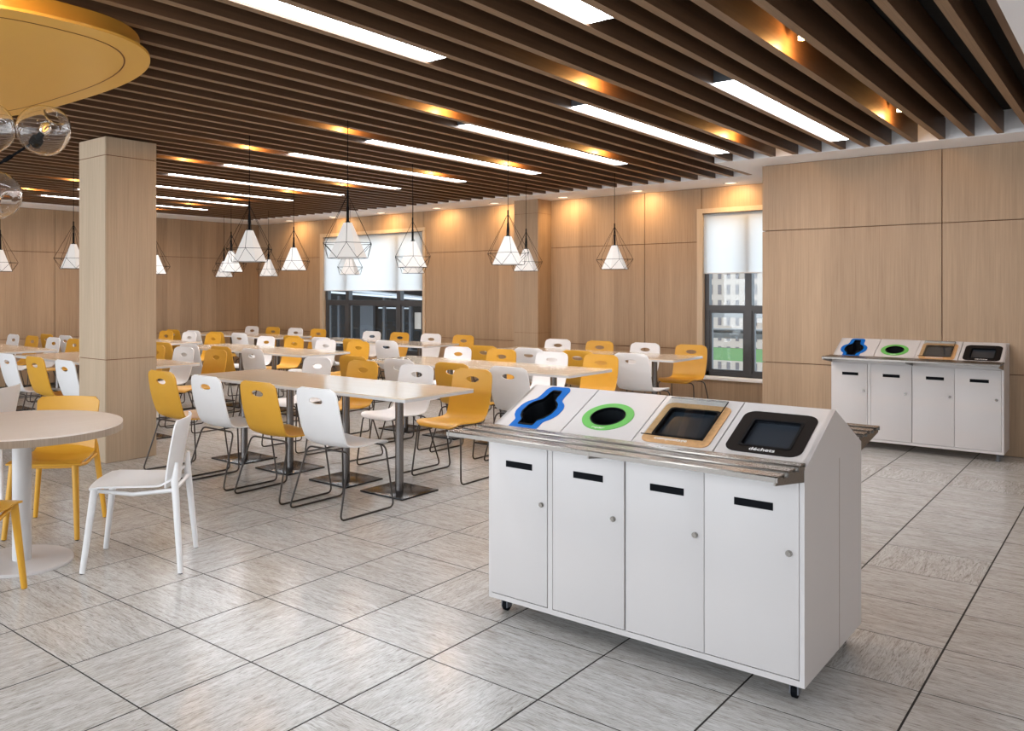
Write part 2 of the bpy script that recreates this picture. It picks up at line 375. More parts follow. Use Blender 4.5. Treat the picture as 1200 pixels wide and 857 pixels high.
blind(W2, 1.70, 'narrow white roller blind half lowered over the right window beside the corner')

# ---------------------------------------------------------------- ceiling
ce = obj('ceiling', box(B(), -13.3, 3.2, -3.3, 11.1, 3.0, 3.1), M['void']); tag(ce, kind='structure')
def part(name, m, *boxes):
    bm = B()
    for b in boxes: box(bm, *b)
    return obj(name, bm, m, ce)
ZC = 2.8
part('window_side_soffit', M['soffit'], (-13.0, -3.28, 10.0, 10.82, ZC, 3.0))
part('corner_soffit', M['soffit'], (-3.28, -.52, 8.8, 9.36, ZC, 3.0), (-3.28, -2.98, 9.36, 10.82, ZC, 3.0))
part('left_soffit', M['soffit'], (-13.02, -12.36, -3.3, 10.0, ZC, 3.0))
part('right_soffit', M['soffit'], (-.50, 3.0, -3.3, 9.36, ZC+.0, 3.0))
xsl = [-.69, -.895, -1.097, -1.306, -1.512, -1.715, -1.885]+[-2.085-.2065*k for k in range(50)]
xsl = [x for x in xsl if x > -12.33]
def slat(x, y0, y1):
    bm = B(); box(bm, x-.024, x+.024, y0, y1, 2.803, 2.985); bm.faces.ensure_lookup_table(); bm.faces[0].material_index = 1; obj('slat', bm, (M['slat'], M['slatunder']), ce)
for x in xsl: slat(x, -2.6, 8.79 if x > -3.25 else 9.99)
part('slat_end_trim', M['slat'], (-.535, -.50, -3.3, 8.8, ZC+.003, 2.99))

# long panel lights in the gaps
def gapc(k):   # centre of the light gap k
    if k == 0: return (xsl[6]+xsl[7])/2
    return (xsl[6+5*k]+xsl[7+5*k])/2
ordn = ['rightmost', 'second from the right', 'third from the right', 'fourth from the right', 'fifth from the right', 'sixth from the right', 'seventh from the right', 'eighth from the right', 'ninth from the right', 'leftmost']
def panel_light(x, y0, y1, label):
    t = thing('ceiling_light', label, 'light', (x, (y0+y1)/2, 2.815), group='long ceiling lights'); h = (y1-y0)/2
    obj('light_housing', box(B(), -.076, .076, -h, h, .006, .12), M['housing'], t)
    obj('light_diffuser', box(B(), -.075, .075, -h+.012, h-.012, 0, .0065), M['lamp'], t)
for k in range(10):
    panel_light(gapc(k), 5.51, 8.33, 'long thin bright ceiling light in the far row, %s' % ordn[k])
panel_light(gapc(0), 1.03, 3.86, 'long bright ceiling light nearest the camera, cut by the top edge, right one')
panel_light(gapc(1), 1.03, 3.86, 'long bright ceiling light nearest the camera, left one of two, beside the canopy')

# warm spotlights tucked between the slats
def gapnear(x):
    g = min(range(len(xsl)-1), key=lambda i: abs((xsl[i]+xsl[i+1])/2-x)); return (xsl[g]+xsl[g+1])/2
def spot(x, y, z, power, blend, ang, tilt=(0, 0, 0), col=(1, .62, .25), size=.02):
    l = bpy.data.lights.new('spot_lamp', 'SPOT'); l.energy = power; l.color = col; l.spot_size = math.radians(ang); l.spot_blend = blend; l.shadow_soft_size = size
    o = bpy.data.objects.new('spot_lamp', l); C.objects.link(o); o.location = (x, y, z); o.rotation_euler = tilt; return o
sx1 = (-1.41, -2.60, -3.84, -4.87, -6.11, -7.15, -8.4, -9.4, -10.6, -11.7)
sx2 = (-1.41, -2.60, -3.84, -4.87, -5.92, -7.35, -8.4, -9.6, -10.7, -11.7)
for y, xs_, rn in ((5.08, sx1, 'nearer'), (7.62, sx2, 'farther')):
    for k, x in enumerate(xs_):
        x = gapnear(x)
        t = thing('spotlight', 'small warm spotlight between the ceiling slats, %s row, %s' % (rn, ordn[k]), 'spotlight', (x, y, 2.875), group='warm spotlights between the slats')
        obj('spot_body', cyl(B(), (0, 0), .028, .02, .10, 12), M['housing'], t); obj('spot_lens', cyl(B(), (0, 0), .022, 0, .02, 12), M['lens'], t)
        l = bpy.data.lights.new('spot_glow', 'POINT'); l.energy = 14; l.color = (1, .5, .15); l.shadow_soft_size = .02
        o = bpy.data.objects.new('spot_glow', l); C.objects.link(o); o.location = (x+.03, y, 2.84)
# recessed downlights along the window wall
for k, x in enumerate((-3.72, -4.92, -6.02, -7.17, -8.27, -9.45, -10.6, -11.75)):
    t = thing('downlight', 'round recessed downlight in the white soffit, %s' % (ordn[k] if k < 7 else 'leftmost in the room corner'), 'downlight', (x, 10.5, ZC-.006), group='downlights along the window wall')
    rb = B(); holed(rb, [(.085*math.cos(a*PI/12), .085*math.sin(a*PI/12)) for a in range(24)], [(.062*math.cos(a*PI/12), .062*math.sin(a*PI/12)) for a in range(24)], lambda a, b: (a, b, 0), lambda a, b: (a, b, .006))
    obj('trim_ring', rb, M['outwhite'], t); obj('downlight_lens', cyl(B(), (0, 0), .062, .001, .006, 20), M['lens2'], t)
    spot(x, 10.5, 2.785, 42, 1., 165, (math.radians(28), 0, 0), (1, .62, .28), .05)

# ---------------------------------------------------------------- free-standing column
col = thing('column', 'square oak-clad column standing on the tiled floor left of the dining tables', 'column', (-6.76, 3.997, 0))
hx, hy = .225, .25
for z0, z1 in ((0, .885), (.885, 2.64), (2.64, 2.80)):
    bm = B(); a = z0+.003; b = z1-.003
    obj('column_panel', box(B(), -hx, -hx+.02, -hy+.02, hy, a, b), M['oakl'], col)
    obj('column_panel', box(B(), hx-.02, hx, -hy+.004, hy, a, b), M['oakl'], col)
    obj('column_panel', box(B(), -hx, hx-.004-.002, -hy, -hy+.02, a, b), M['oakl'], col)
    obj('column_panel', box(B(), -hx+.02, hx-.02, hy-.02, hy, a, b), M['oakl'], col); bm.free()
obj('column_core', box(B(), -hx+.012, hx-.006, -hy+.006, hy-.012, 0, 2.8), M['groove'], col)

# ---------------------------------------------------------------- dining tables
TX = ((-6.07, -3.65), (-9.47, -7.03), (-12.45, -10.03)); TY = (4.69, 6.88, 9.06)
rown = ('front row', 'middle row', 'back row by the window wall'); coln = ('right', 'centre', 'left')
def make_table(label):
    t = thing('dining_table', label, 'table', group='long dining tables'); hw = 1.21
    bm = B(); prism(bm, rrect(-hw, hw, -.4, .4, .02, 3), lambda a, b: (a, b, .741), lambda a, b: (a, b, .75)); obj('tabletop', bm, M['top'], t)
    bm = B(); prism(bm, rrect(-hw, hw, -.4, .4, .02, 3), lambda a, b: (a, b, .722), lambda a, b: (a, b, .741)); obj('table_edge', bm, M['edgew'], t)
    for px in (.82, .27, -.38, -.98):
        bm = B(); cyl(bm, (px, 0), .031, .012, .715, 20); cyl(bm, (px, 0), .09, .715, .722, 20); p = obj('pole', bm, M['gun'], t)
        obj('base_plate', box(B(), px-.205, px+.205, -.205, .205, 0, .012, .002), M['plate'], p)
    return t
tables = []; t1 = None
for r in range(3):
    for c in range(3):
        lb = 'long pale wood dining table on black pedestals, %s, %s table' % (rown[r], coln[c])
        loc = ((TX[c][0]+TX[c][1])/2, TY[r], 0)
        if t1 is None: t1 = make_table(lb); t1.location = loc
        else: dup(t1, loc, 0, lb)

# ---------------------------------------------------------------- shell chairs on sled wire legs (faces +Y locally)
def shell_bm():
    prof = [(-.262, .835), (-.259, .815), (-.255, .79), (-.250, .76), (-.246, .735), (-.240, .71), (-.233, .67), (-.220, .62), (-.205, .57), (-.188, .52), (-.172, .485), (-.150, .455), (-.118, .438), (-.07, .430), (0, .428), (.08, .432), (.15, .438), (.20, .440), (.235, .437), (.252, .428), (.262, .412)]
    n = len(prof)
    # arc length
    s = [0]
    for a, b in zip(prof[:-1], prof[1:]): s.append(s[-1]+math.dist(a, b))
    Ltot = s[-1]; nv = 12; rows = []; r = .055
    def half(d):
        w0 = .186+.012*math.sin(min(1, d/.45)*PI) if d < .42 else .20-.008*max(0, (.55-d)/.13)
        for e in (d, Ltot-d):
            if e < r: w0 -= r-math.sqrt(max(0, r*r-(r-e)**2))
        return w0
    bm = B()
    grid = []
    for i, (y, z) in enumerate(prof):
        hw = half(s[i]); row = []
        for j in range(nv+1):
            u = -1+2*j/nv
            curve = .012*(u*u)   # slight dishing
            ty, tz = (0, 1)
            # normal of the profile pointing to the sitter
            a = prof[max(0, i-1)]; b = prof[min(n-1, i+1)]; dy, dz = b[0]-a[0], b[1]-a[1]; l = math.hypot(dy, dz); ny, nz = -dz/l, dy/l
            row.append(bm.verts.new((u*hw, y+ny*curve, z+nz*curve)))
        grid.append(row)
    faces = []
    for i in range(n-1):
        for j in range(nv):
            if 2 <= i <= 4 and 4 <= j <= 7: continue
            faces.append(bm.faces.new((grid[i][j], grid[i][j+1], grid[i+1][j+1], grid[i+1][j])))
    # snap hole border to an ellipse
    cx, cz = 0, (prof[2][1]+prof[5][1])/2
    for i in range(2, 6):
        for j in range(4, 9):
            if i in (2, 5) or j in (4, 8):
                v = grid[i][j]
                st = PI*2/14
                if i == 2: a = PI/2-(j-6)*st
                elif i == 5: a = -PI/2+(j-6)*st
                elif j == 8: a = st*(.5 if i == 3 else -.5)
                else: a = PI-st*(.5 if i == 3 else -.5)
                nx, nz = cx+.064*math.cos(a), cz+.0235*math.sin(a)
                v.co.x = nx; v.co.z = nz
                k = (nz-.71)/(.79-.71); v.co.y = -.240+(-.015)*k+.001
    for i in range(3, 5):
        for j in range(5, 8): bm.verts.remove(grid[i][j])
    bmesh.ops.recalc_face_normals(bm, faces=bm.faces)
    bmesh.ops.solidify(bm, geom=bm.faces[:], thickness=.009)
    return bm
def chair_frame_bm():
    bm = B()
    zt = .418
    loop = [(-.195, -.13, zt), (.195, -.13, zt), (.24, -.26, .007), (.24, .26, .007), (.205, .215, zt+.006), (-.205, .215, zt+.006), (-.24, .26, .007), (-.24, -.26, .007)]
    tube(bm, fillet(loop, .045, True), .0065, 7, True)
    return bm
def make_chair(kind, label):
    t = thing('dining_chair', label, 'chair', group='plastic shell dining chairs')
    obj('shell', shell_bm(), M['shellw'] if kind == 'w' else M['shelly'], t, 60)
    obj('sled_frame', chair_frame_bm(), M['wire'], t, 60)
    return t
near = {(0,0): (-4.01,-4.61,-5.21,-5.80), (0,1): (-7.38,-7.98,-8.59), (1,0): (-3.96,-4.56,-5.18,-5.78), (1,1): (-7.34,-7.92,-8.54,-9.1), (1,2): (-10.45,-11.02,-11.60,-12.18),
        (2,0): (-3.90,-4.52,-5.13,-5.74), (2,1): (-7.28,-7.88,-8.50,-9.10), (2,2): (-10.32,-10.9,-11.52,-12.1)}
far = {(0,0): (-4.05,-4.65,-5.29,-5.89), (0,1): (-7.49,-8.09,-8.66,-9.26), (0,2): (-10.62,-11.2,-11.84,-12.45), (1,0): (-4.05,-4.61,-5.24,-5.84), (1,1): (-7.42,-8.02,-8.64,-9.24),
       (1,2): (-10.48,-11.1,-11.73,-12.33), (2,0): (-4.0,-4.58,-5.19,-5.8), (2,1): (-7.37,-7.97,-8.6,-9.19), (2,2): (-10.44,-11.02,-11.63,-12.22)}
po = ('rightmost', 'second from the right', 'third from the right', 'fourth from the right')
first = {}
def put_chair(kind, x, y, rz, label):
    if kind not in first:
        first[kind] = make_chair(kind, label); first[kind].location = (x, y, 0); first[kind].rotation_euler = (0, 0, rz)
    else: dup(first[kind], (x, y, 0), rz, label)
cn = {'w': 'white', 'y': 'yellow'}
for side, dct, pat in (('near', near, 'wywy'), ('far', far, 'ywyw')):
    for (r, c), l in sorted(dct.items()):
        for k, x in enumerate(l):
            y = TY[r]-.632 if side == 'near' else TY[r]+.695
            rz = (0 if side == 'near' else PI)+random.uniform(-.02, .02)
            lb = '%s shell chair, %s on %s side of %s %s table' % (cn[pat[k]], po[k].replace('the ', ''), side, ('front-row', 'middle-row', 'back-row')[r], coln[c])
            put_chair(pat[k], x, y, rz, lb)

# ---------------------------------------------------------------- round table and its four-legged plastic chairs
rt = thing('round_table', 'round pale wood table on a white pedestal at the left edge', 'table', (-4.5, 2.08, 0))
bm = B(); cyl(bm, (0, 0), .527, .742, .75, 96); obj('tabletop', bm, M['rtop'], rt)
bm = B(); cyl(bm, (0, 0), .5275, .706, .742, 96); obj('table_rim', bm, M['rim'], rt)
bm = B(); cyl(bm, (0, 0), .050, .012, .70, 40); cyl(bm, (0, 0), .16, .697, .706, 32); obj('pedestal', bm, M['edgew'], rt)
bm = B(); cyl(bm, (0, 0), .268, 0, .008, 72); cyl(bm, (0, 0), .268, .008, .014, 72, r2=.262); obj('base_disc', bm, M['white'], rt)

def leg_tube(bm, a, b, r0, r1):
    tube(bm, [a, tuple((p+q)/2 for p, q in zip(a, b)), b], r0, 12, radii=[r0, (r0+r1)/2, r1])
def make_plastic_chair(m, label):
    t = thing('side_chair', label, 'chair', group='four-legged plastic chairs')
    # seat: curved plate
    bm = B(); nu, nv = 14, 10; g = []
    for i in range(nu+1):
        v = i/nu; y = -.20+.44*v; row = []
        hw = .185+.035*v
        for j in range(nv+1):
            u = -1+2*j/nv; z = .452-.022*math.cos(u*PI/2)*math.sin(PI*min(1, v*1.15)) + (.004 if v < .1 else 0)
            if v > .85: z -= .008*(v-.85)/.15
            if v < .2: z += .03*((.2-v)/.2)**2
            row.append(bm.verts.new((u*hw, y-.0*u*u+(-.02*u*u if v > .9 else 0), z)))
        g.append(row)
    for i in range(nu):
        for j in range(nv): bm.faces.new((g[i][j], g[i][j+1], g[i+1][j+1], g[i+1][j]))
    bmesh.ops.recalc_face_normals(bm, faces=bm.faces); bmesh.ops.solidify(bm, geom=bm.faces[:], thickness=.010); obj('seat', bm, m, t, 50)
    # backrest: tall panel, concave, wider at the top
    bm = B(); g = []; nb = 14
    for i in range(nb+1):
        v = i/nb; z = .435+.355*v; y = -.205-.06*v**1.3
        hw = .185+.018*v-(.03*((v-.9)/.1)**2 if v > .9 else 0)
        row = []
        for j in range(nv+1):
            u = -1+2*j/nv
            row.append(bm.verts.new((u*hw, y+.035*u*u, z)))
        g.append(row)
    for i in range(nb):
        for j in range(nv): bm.faces.new((g[i][j], g[i][j+1], g[i+1][j+1], g[i+1][j]))
    bmesh.ops.recalc_face_normals(bm, faces=bm.faces); bmesh.ops.solidify(bm, geom=bm.faces[:], thickness=.009); obj('backrest', bm, m, t, 50)
    for s in (-1, 1):
        b1 = B(); leg_tube(b1, (s*.185, .20, .436), (s*.215, .255, .004), .021, .0155); l = obj('leg', b1, m, t, 50)
        obj('foot_glide', cyl(B(), (s*.215, .255), .011, 0, .004, 10), M['black'], l)
        b1 = B(); tube(b1, [(s*.160, -.222, .565), (s*.176, -.215, .47), (s*.225, -.255, .004)], .014, 12, radii=[.009, .020, .015]); l = obj('leg', b1, m, t, 50)
        obj('foot_glide', cyl(B(), (s*.225, -.255), .011, 0, .004, 10), M['black'], l)
        b1 = B(); tube(b1, [(s*.182, .20, .425), (s*.186, 0, .405), (s*.182, -.215, .425)], .011, 8); obj('side_rail', b1, m, t, 50)
    b1 = B(); tube(b1, [(-.18, -.218, .43), (0, -.222, .43), (.18, -.218, .43)], .011, 8); obj('rear_rail', b1, m, t, 50)
    b1 = B(); tube(b1, [(-.18, .2, .425), (0, .2, .420), (.18, .2, .425)], .010, 8); obj('front_rail', b1, m, t, 50)
    return t
def face(cx, cy, tx, ty): return math.atan2(ty-cy, tx-cx)-PI/2
wc = make_plastic_chair(M['shellw'], 'white plastic chair with four splayed legs beside the round table, in front of the column')
wc.location = (-4.035, 2.53, 0); wc.rotation_euler = (0, 0, math.atan2(-.36, -.37)-PI/2)
yc = make_plastic_chair(M['shelly'], 'yellow plastic four-legged chair pushed in behind the round table')
yc.location = (-4.975, 2.515, 0); yc.rotation_euler = (0, 0, math.atan2(-.37, .35)-PI/2)
dup(yc, (-4.05, 1.565, 0), math.atan2(.36, -.36)-PI/2, 'yellow plastic chair cut by the left edge, only its front leg and seat corner showing')
dup(wc, (-6.20, 2.55, 0), math.atan2(-.36, -.37)-PI/2, 'white plastic chair far behind the round table at the left edge')

# ---------------------------------------------------------------- pendant lamps with wire cages
def make_pendant(label):
    t = thing('pendant_lamp', label, 'pendant lamp', group='wire cage pendant lamps'); zb = 1.73
    r1, r2 = .212, .155; z1, za = .113, .495
    top = (0, 0, za); ring = [(r1*math.cos(i*PI/3+.2), r1*math.sin(i*PI/3+.2), z1) for i in range(6)]; bot = [(r2*math.cos(i*PI/3+.2+PI/6), r2*math.sin(i*PI/3+.2+PI/6), 0) for i in range(6)]
    bm = B(); w_ = .0019
    for i in range(6):
        for a, b in ((top, ring[i]), (ring[i], ring[(i+1) % 6]), (ring[i], bot[i]), (bot[i], ring[(i+1) % 6]), (bot[i], bot[(i+1) % 6])): tube(bm, [a, b], w_, 4)
    obj('wire_cage', bm, M['black'], t)
    bm = B()
    a = [bm.verts.new((.150*math.cos(i*PI/3+.2+PI/6), .150*math.sin(i*PI/3+.2+PI/6), .004)) for i in range(6)]
    b = [bm.verts.new((.034*math.cos(i*PI/3+.2+PI/6), .034*math.sin(i*PI/3+.2+PI/6), .275)) for i in range(6)]
    for i in range(6): bm.faces.new((a[i], a[(i+1) % 6], b[(i+1) % 6], b[i]))
    bm.faces.new(b); obj('lamp_shade', bm, M['shade'], t, 10)
    bm = B(); cyl(bm, (0, 0), .011, .275, .40, 10); cyl(bm, (0, 0), .008, .40, .53, 10); cyl(bm, (0, 0), .019, .265, .285, 12); obj('socket', bm, M['black'], t)
    bm = B(); cyl(bm, (0, 0), .003, .53, 3.0-zb, 6); obj('cable', bm, M['black'], t)
    return t
pend = [(-4.57, 0, 'front row, right of two over the right table'), (-5.77, 0, 'front row, left of two over the right table'), (-8.87, 0, 'front row, hanging just left of the column'), (-10.75, 0, 'front row, at the left edge of the room'),
        (-4.54, 1, 'middle row, right of two over the right table'), (-5.74, 1, 'middle row, before right end of the left blind'), (-7.62, 1, 'middle row, right of two over the centre table'), (-8.84, 1, 'middle row, left of two over the centre table'), (-10.60, 1, 'middle row, half hidden behind the column'),
        (-4.52, 2, 'back row, lone lamp left of the right window'), (-5.71, 2, 'back row, in front of the wall pilaster'), (-7.55, 2, 'back row, before the right end of the left blind'), (-8.78, 2, 'back row, before the left part of the left blind'), (-10.65, 2, 'back row, right of two over the left table'), (-11.84, 2, 'back row, left of two over the left table')]
p0 = None
for x, r, s in pend:
    lb = 'white caged pendant lamp, %s' % s; loc = (x, (4.69, 6.88, 9.06)[r], 1.73)
    if p0 is None: p0 = make_pendant(lb); p0.location = loc
    else: dup(p0, loc, 0, lb)

# ---------------------------------------------------------------- recycling stations
SH = .766; RK = .174/.4; TH = math.atan(RK); CT, ST = math.cos(TH), math.sin(TH)
def station(name, label, loc, double, rz=0.):
    t = thing(name, label, 'recycling station', loc, rz, group='white four-bin recycling stations'); W = .6675; D = .4; zb = .07; zs = .836; zr = zs+D*RK
    yb = D if double else 0.0
    # carcass: end panels, middle panel, floor, back
    prof = [(-D, zb), (yb, zb), (yb, zs if double else zr), (0, zr), (-D, zs)] if double else [(-D, zb), (0, zb), (0, zr), (-D, zs)]
    for x0, x1 in ((-W, -W+.016), (W-.016, W)):
        bm = B(); prism(bm, prof, lambda a, b: (x0, a, b), lambda a, b: (x1, a, b)); obj('end_panel', bm, M['white'], t)
    bm = B(); pm = [(p[0]*.985, p[1]-.004 if p[1] > .5 else p[1]) for p in prof]; prism(bm, pm, lambda a, b: (-.004, a, b), lambda a, b: (.004, a, b)); obj('centre_panel', bm, M['white'], t)
    obj('bottom_panel', box(B(), -W+.016, W-.016, -D+.001, yb-.001, zb, zb+.022), M['white'], t)
    obj('top_rail', box(B(), -W+.016, W-.016, -D+.001, -D+.02, .798, zs-.008), M['white'], t)
    if double: obj('top_rail', box(B(), -W+.016, W-.016, D-.02, D-.001, .798, zs-.008), M['white'], t)
    if double: obj('end_seam', box(B(), W-.001, W+.0004, .055, .0575, zb+.002, zs-.02), M['groove'], t)
    doors = ((-.655, -.3625), (-.3345, -.007), (.004, .3155), (.3175, .650))
    for side in ((-1, 1) if double else (-1,)):
        for di, (a, b) in enumerate(doors):
            if side == 1: a, b = -b, -a
            y0, y1 = (-D-.002, -D+.016) if side == -1 else (D-.016, D+.002)
            d = obj('door', box(B(), a, b, y0, y1, .096, .794, .0015), M['white'], t)
            if side == -1:
                obj('label_slot', box(B(), a+.082 if di == 0 else a+.099 if di in (1, 2) else a+.110, (a+.082 if di == 0 else a+.099 if di in (1, 2) else a+.110)+.136, y0-.0015, y0+.002, .679, .707), M['black'], d)
                kx = (-.390, -.054, .2825, .6175)[di]
                lk = B(); cyl(lk, (0, 0), .0115, 0, .006, 20); cyl(lk, (0, 0), .008, .006, .009, 16)
                for v in lk.verts: v.co = Vector((kx+v.co.x, y0-v.co.z, .537+v.co.y))
                obj('lock', lk, M['steel'], d)
        obj('front_backing', box(B(), -W+.016, W-.016, (-D+.0175) if side == -1 else (D-.0215), (-D+.0215) if side == -1 else (D-.0175), zb+.022, .798), M['white'], t)
        # mullion strip between the paired doors
        for a, b in ((-.3595, -.3375),) if side == -1 else ((.3375, .3595),):
            yy = (-D, -D+.014) if side == -1 else (D-.014, D)
            obj('door_jamb', box(B(), a, b, *yy, zb+.022, .798), M['white'], t)
        # sloped lids
        def F(wo, sd=side):
            def f(u, v):
                y = -D+v*CT-wo*ST; z = zs+v*ST+wo*CT
                return (u, y, z) if sd == -1 else (-u, -y, z)
            return f
        L0 = .436
        lids = ((-.6675, -.3275), (-.3245, .0), (.003, .329), (.332, .6675))
        def offset(pts, k, c): return [(c[0]+(x-c[0])*k, c[1]+(y-c[1])*k) for x, y in pts]
        for li, (a, b) in enumerate(lids):
            outer = [(a+.001, .0), (b-.001, .0), (b-.001, L0), (a+.001, L0)]
            if li == 0:
                c = (-.517+.0, .235)
                def cup(e):
                    q = [(.072, .035), (.072, .112), (.096, .140), (.111, .18), (.111, .235), (.098, .270), (.068, .300), (.062, .335), (.062, .398), (.048, .424)]
                    q = [(x-e*(.95 if y < .4 else .7), max(y, .035+e) if y < .1 else (y-e if y > .39 else y)) for x, y in q]
                    return [(c[0]+x, y) for x, y in q]+[(c[0]-x, y) for x, y in q[::-1]]
                sur = [Vector((x, y, 0)) for x, y in cup(0)]; hol = [Vector((x, y, 0)) for x, y in cup(.034)]
                sur = [(p.x, p.y) for p in fillet(sur, .012, True, 3)]; hol = [(p.x, p.y) for p in fillet(hol, .009, True, 3)]; lip = hol; sm = M['blue']; deep = .10
            elif li == 1:
                c = (-.177, .212)
                circ = lambda r: [(c[0]+r*math.cos(i*PI/24), c[1]+r*math.sin(i*PI/24)) for i in range(48)]
                sur, hol = circ(.112), circ(.077); sm = M['green']; deep = .10
            elif li == 2:
                sur = rrect(.030, .304, .060, .378, .035); hol = rrect(.058, .272, .108, .338, .018); sm = M['tan']; deep = .012
            else:
                sur = rrect(.360, .632, .072, .370, .045); hol = rrect(.402, .592, .112, .315, .014); sm = M['dark']; deep = .012
            bm = B(); holed(bm, outer, hol, F(-.012), F(0)); ld = obj('lid', bm, M['white'], t, 20)
            bm = B(); holed(bm, sur, hol, F(0), F(.003)); su = obj('surround', bm, sm, ld, 20); su['label'] = ('blue cup-shaped surround', 'green ring surround', 'tan surround', 'dark brown surround')[li]
            # black lip and chute
            cc = (sum(p[0] for p in hol)/len(hol), sum(p[1] for p in hol)/len(hol))
            inn = offset(hol, .90 if li > 1 else .93, cc)
            bm = B(); holed(bm, offset(hol, .999, cc), inn, F(-.010), F(.0045)); obj('opening_lip', bm, M['black'], ld, 20)
            bm = B(); f0, f1 = F(-.004), F(-deep); n = len(inn)
            A = [bm.verts.new(f0(*p)) for p in inn]; Bv = [bm.verts.new(f1(*p)) for p in inn]
            for i in range(n): bm.faces.new((A[i], A[(i+1) % n], Bv[(i+1) % n], Bv[i]))
            bm.faces.new(Bv); obj('chute', bm, M['glossblack'] if li < 2 else M['grey'], ld, 20)
            txt = (None, 'recyclage', 'compostage', 'déchets')[li]
            if txt:
                cu = bpy.data.curves.new('lettering', 'FONT'); cu.body = txt; cu.size = (.016, .016, .027, .029)[li]; cu.offset = .0005; cu.align_x = 'CENTER'; cu.space_character = 1.02
                to = bpy.data.objects.new('tmp', cu); C.objects.link(to); bpy.context.view_layer.update()
                me = bpy.data.meshes.new_from_object(to.evaluated_get(bpy.context.evaluated_depsgraph_get())); bpy.data.objects.remove(to)
                cx_, cy_ = ((0, 0), (-.177, .115), (.150, .083), (.497, .086))[li]; ff = F(.0042)
                for v in me.vertices:
                    u, q = v.co.x, v.co.y
                    if li == 1:
                        R_ = .103; an = -PI/2-.0+u/R_; v.co = Vector(ff(c[0]+(R_-q)*math.cos(an), c[1]+(R_-q)*math.sin(an)))
                    else: v.co = Vector(ff(cx_+u, cy_+q))
                me.materials.append(M['ink']); lo = bpy.data.objects.new('lettering', me); C.objects.link(lo); lo.parent = ld
            if li == 2 and side == -1:   # clear hinged flap over the opening
                bm = B(); prism(bm, rrect(.035, .274, .098, .402, .006, 2), F(.012), F(.015)); fl = obj('clear_flap', bm, M['pane'], ld)
                bm = B(); q = .0022
                for pa, pb in (((.035-.01, .098), (.276, .098)), ((.276, .098), (.276, .402))):
                    tube(bm, [F(.0125)(*pa), F(.0125)(*pb)], q, 5)
                obj('flap_edge', bm, M['black'], ld)
                bm = B(); tube(bm, [F(.012)(.035, .404), F(.012)(.276, .404)], .0035, 6); obj('flap_hinge', bm, M['steel'], ld)
        # tray slide: three folded rails on brackets
        sgn = side
        rails = (.470+.175, .355+.175, .240+.175)
        if True:
            for ri, yc_ in enumerate((-.672, -.558, -.443)):
                # folded C strip: sloping top, front lip
                P = [(-.040, 0), (-.034, .004), (.032, .004), (.036, -.001), (.036, -.010), (.033, -.010), (.032, -.001), (-.034, .0), (-.037, -.004), (-.037, -.016), (-.040, -.016)]
                bm = B(); f = lambda xx: (lambda a, b: (xx, (yc_+a)*(1 if sgn == -1 else -1), .862+b))
                prism(bm, P, f(-W-.005), f(W+.005)); obj('tray_rail', bm, M['steel'], t, 25)
            for bx in (-W+.004, 0.0, W-.004):
                bp = [(-.395, .795), (-.395, .855), (-.475, .855), (-.476, .848), (-.515, .848), (-.516, .856), (-.59, .856), (-.591, .846), (-.63, .846), (-.631, .856), (-.705, .856), (-.713, .862), (-.713, .836)]
                bm = B(); k_ = 1 if sgn == -1 else -1
                prism(bm, bp, lambda a, b: (bx-.003, a*k_, b), lambda a, b: (bx+.003, a*k_, b)); obj('tray_bracket', bm, M['steel'], t)
    # ridge cap and casters / feet
    pts = ((-W+.05, -D+.075), (W-.05, -D+.075))+(((-W+.05, D-.075), (W-.05, D-.075)) if double else ((-W+.05, -.06), (W-.05, -.06)))
    for cx_, cy_ in pts:
        if double:
            bm = B(); box(bm, cx_-.016, cx_+.016, cy_-.02, cy_+.02, .052, .07)
            box(bm, cx_-.016, cx_-.011, cy_-.024, cy_+.014, .018, .054); box(bm, cx_+.011, cx_+.016, cy_-.024, cy_+.014, .018, .054)
            ca = obj('caster', bm, M['caster'], t)
            bm = B(); cyl(bm, (0, 0), .025, -.009, .009, 20)
            for v in bm.verts: v.co = Vector((cx_+v.co.z, cy_-.004+v.co.x, .025+v.co.y))
            obj('wheel', bm, M['black'], ca)
        else:
            obj('foot', cyl(cyl(B(), (cx_, cy_), .017, 0, .012, 16), (cx_, cy_), .012, .012, .07, 16), M['caster'], t)
    return t
station('recycling_station', 'large white double-sided recycling station on casters in the foreground', (-1.5475, 3.60, 0), True)
station('recycling_station', 'white recycling station standing against the oak wall at the far right', (-1.555, 9.345, 0), False)

# ---------------------------------------------------------------- ochre ceiling canopy
cp = thing('ceiling_canopy', 'glossy ochre rounded canopy hanging below the slats at top left', 'ceiling canopy', (-5.03, 1.9, 2.7))
def sup(a, b, n=2.7, m=96):
    o = []
    for i in range(m):
        t = 2*PI*i/m; c, s = math.cos(t), math.sin(t)
        o.append((a*math.copysign(abs(c)**(2/n), c), b*math.copysign(abs(s)**(2/n), s)))
    return o
bm = B(); prism(bm, sup(1.40, .81), lambda a, b: (a, b, 0), lambda a, b: (a, b, .014)); obj('canopy_panel', bm, M['gold'], cp, 30)
bm = B(); prism(bm, sup(1.35, .76), lambda a, b: (a, b, .014), lambda a, b: (a, b, .103)); obj('canopy_upstand', bm, M['goldrim'], cp, 30)
bm = B(); holed(bm, sup(1.275, .69), sup(1.267, .683), lambda a, b: (a, b, -.0012), lambda a, b: (a, b, .001)); obj('panel_groove', bm, M['groove'], cp, 30)
t = thing('spotlight', 'bright warm spotlight between the slats at the edge of the ochre canopy', 'spotlight', (gapnear(-3.50), 1.5, 2.875), group='warm spotlights between the slats')
obj('spot_body', cyl(B(), (0, 0), .028, .02, .10, 12), M['housing'], t); obj('spot_lens', cyl(B(), (0, 0), .022, 0, .02, 12), M['lens'], t)
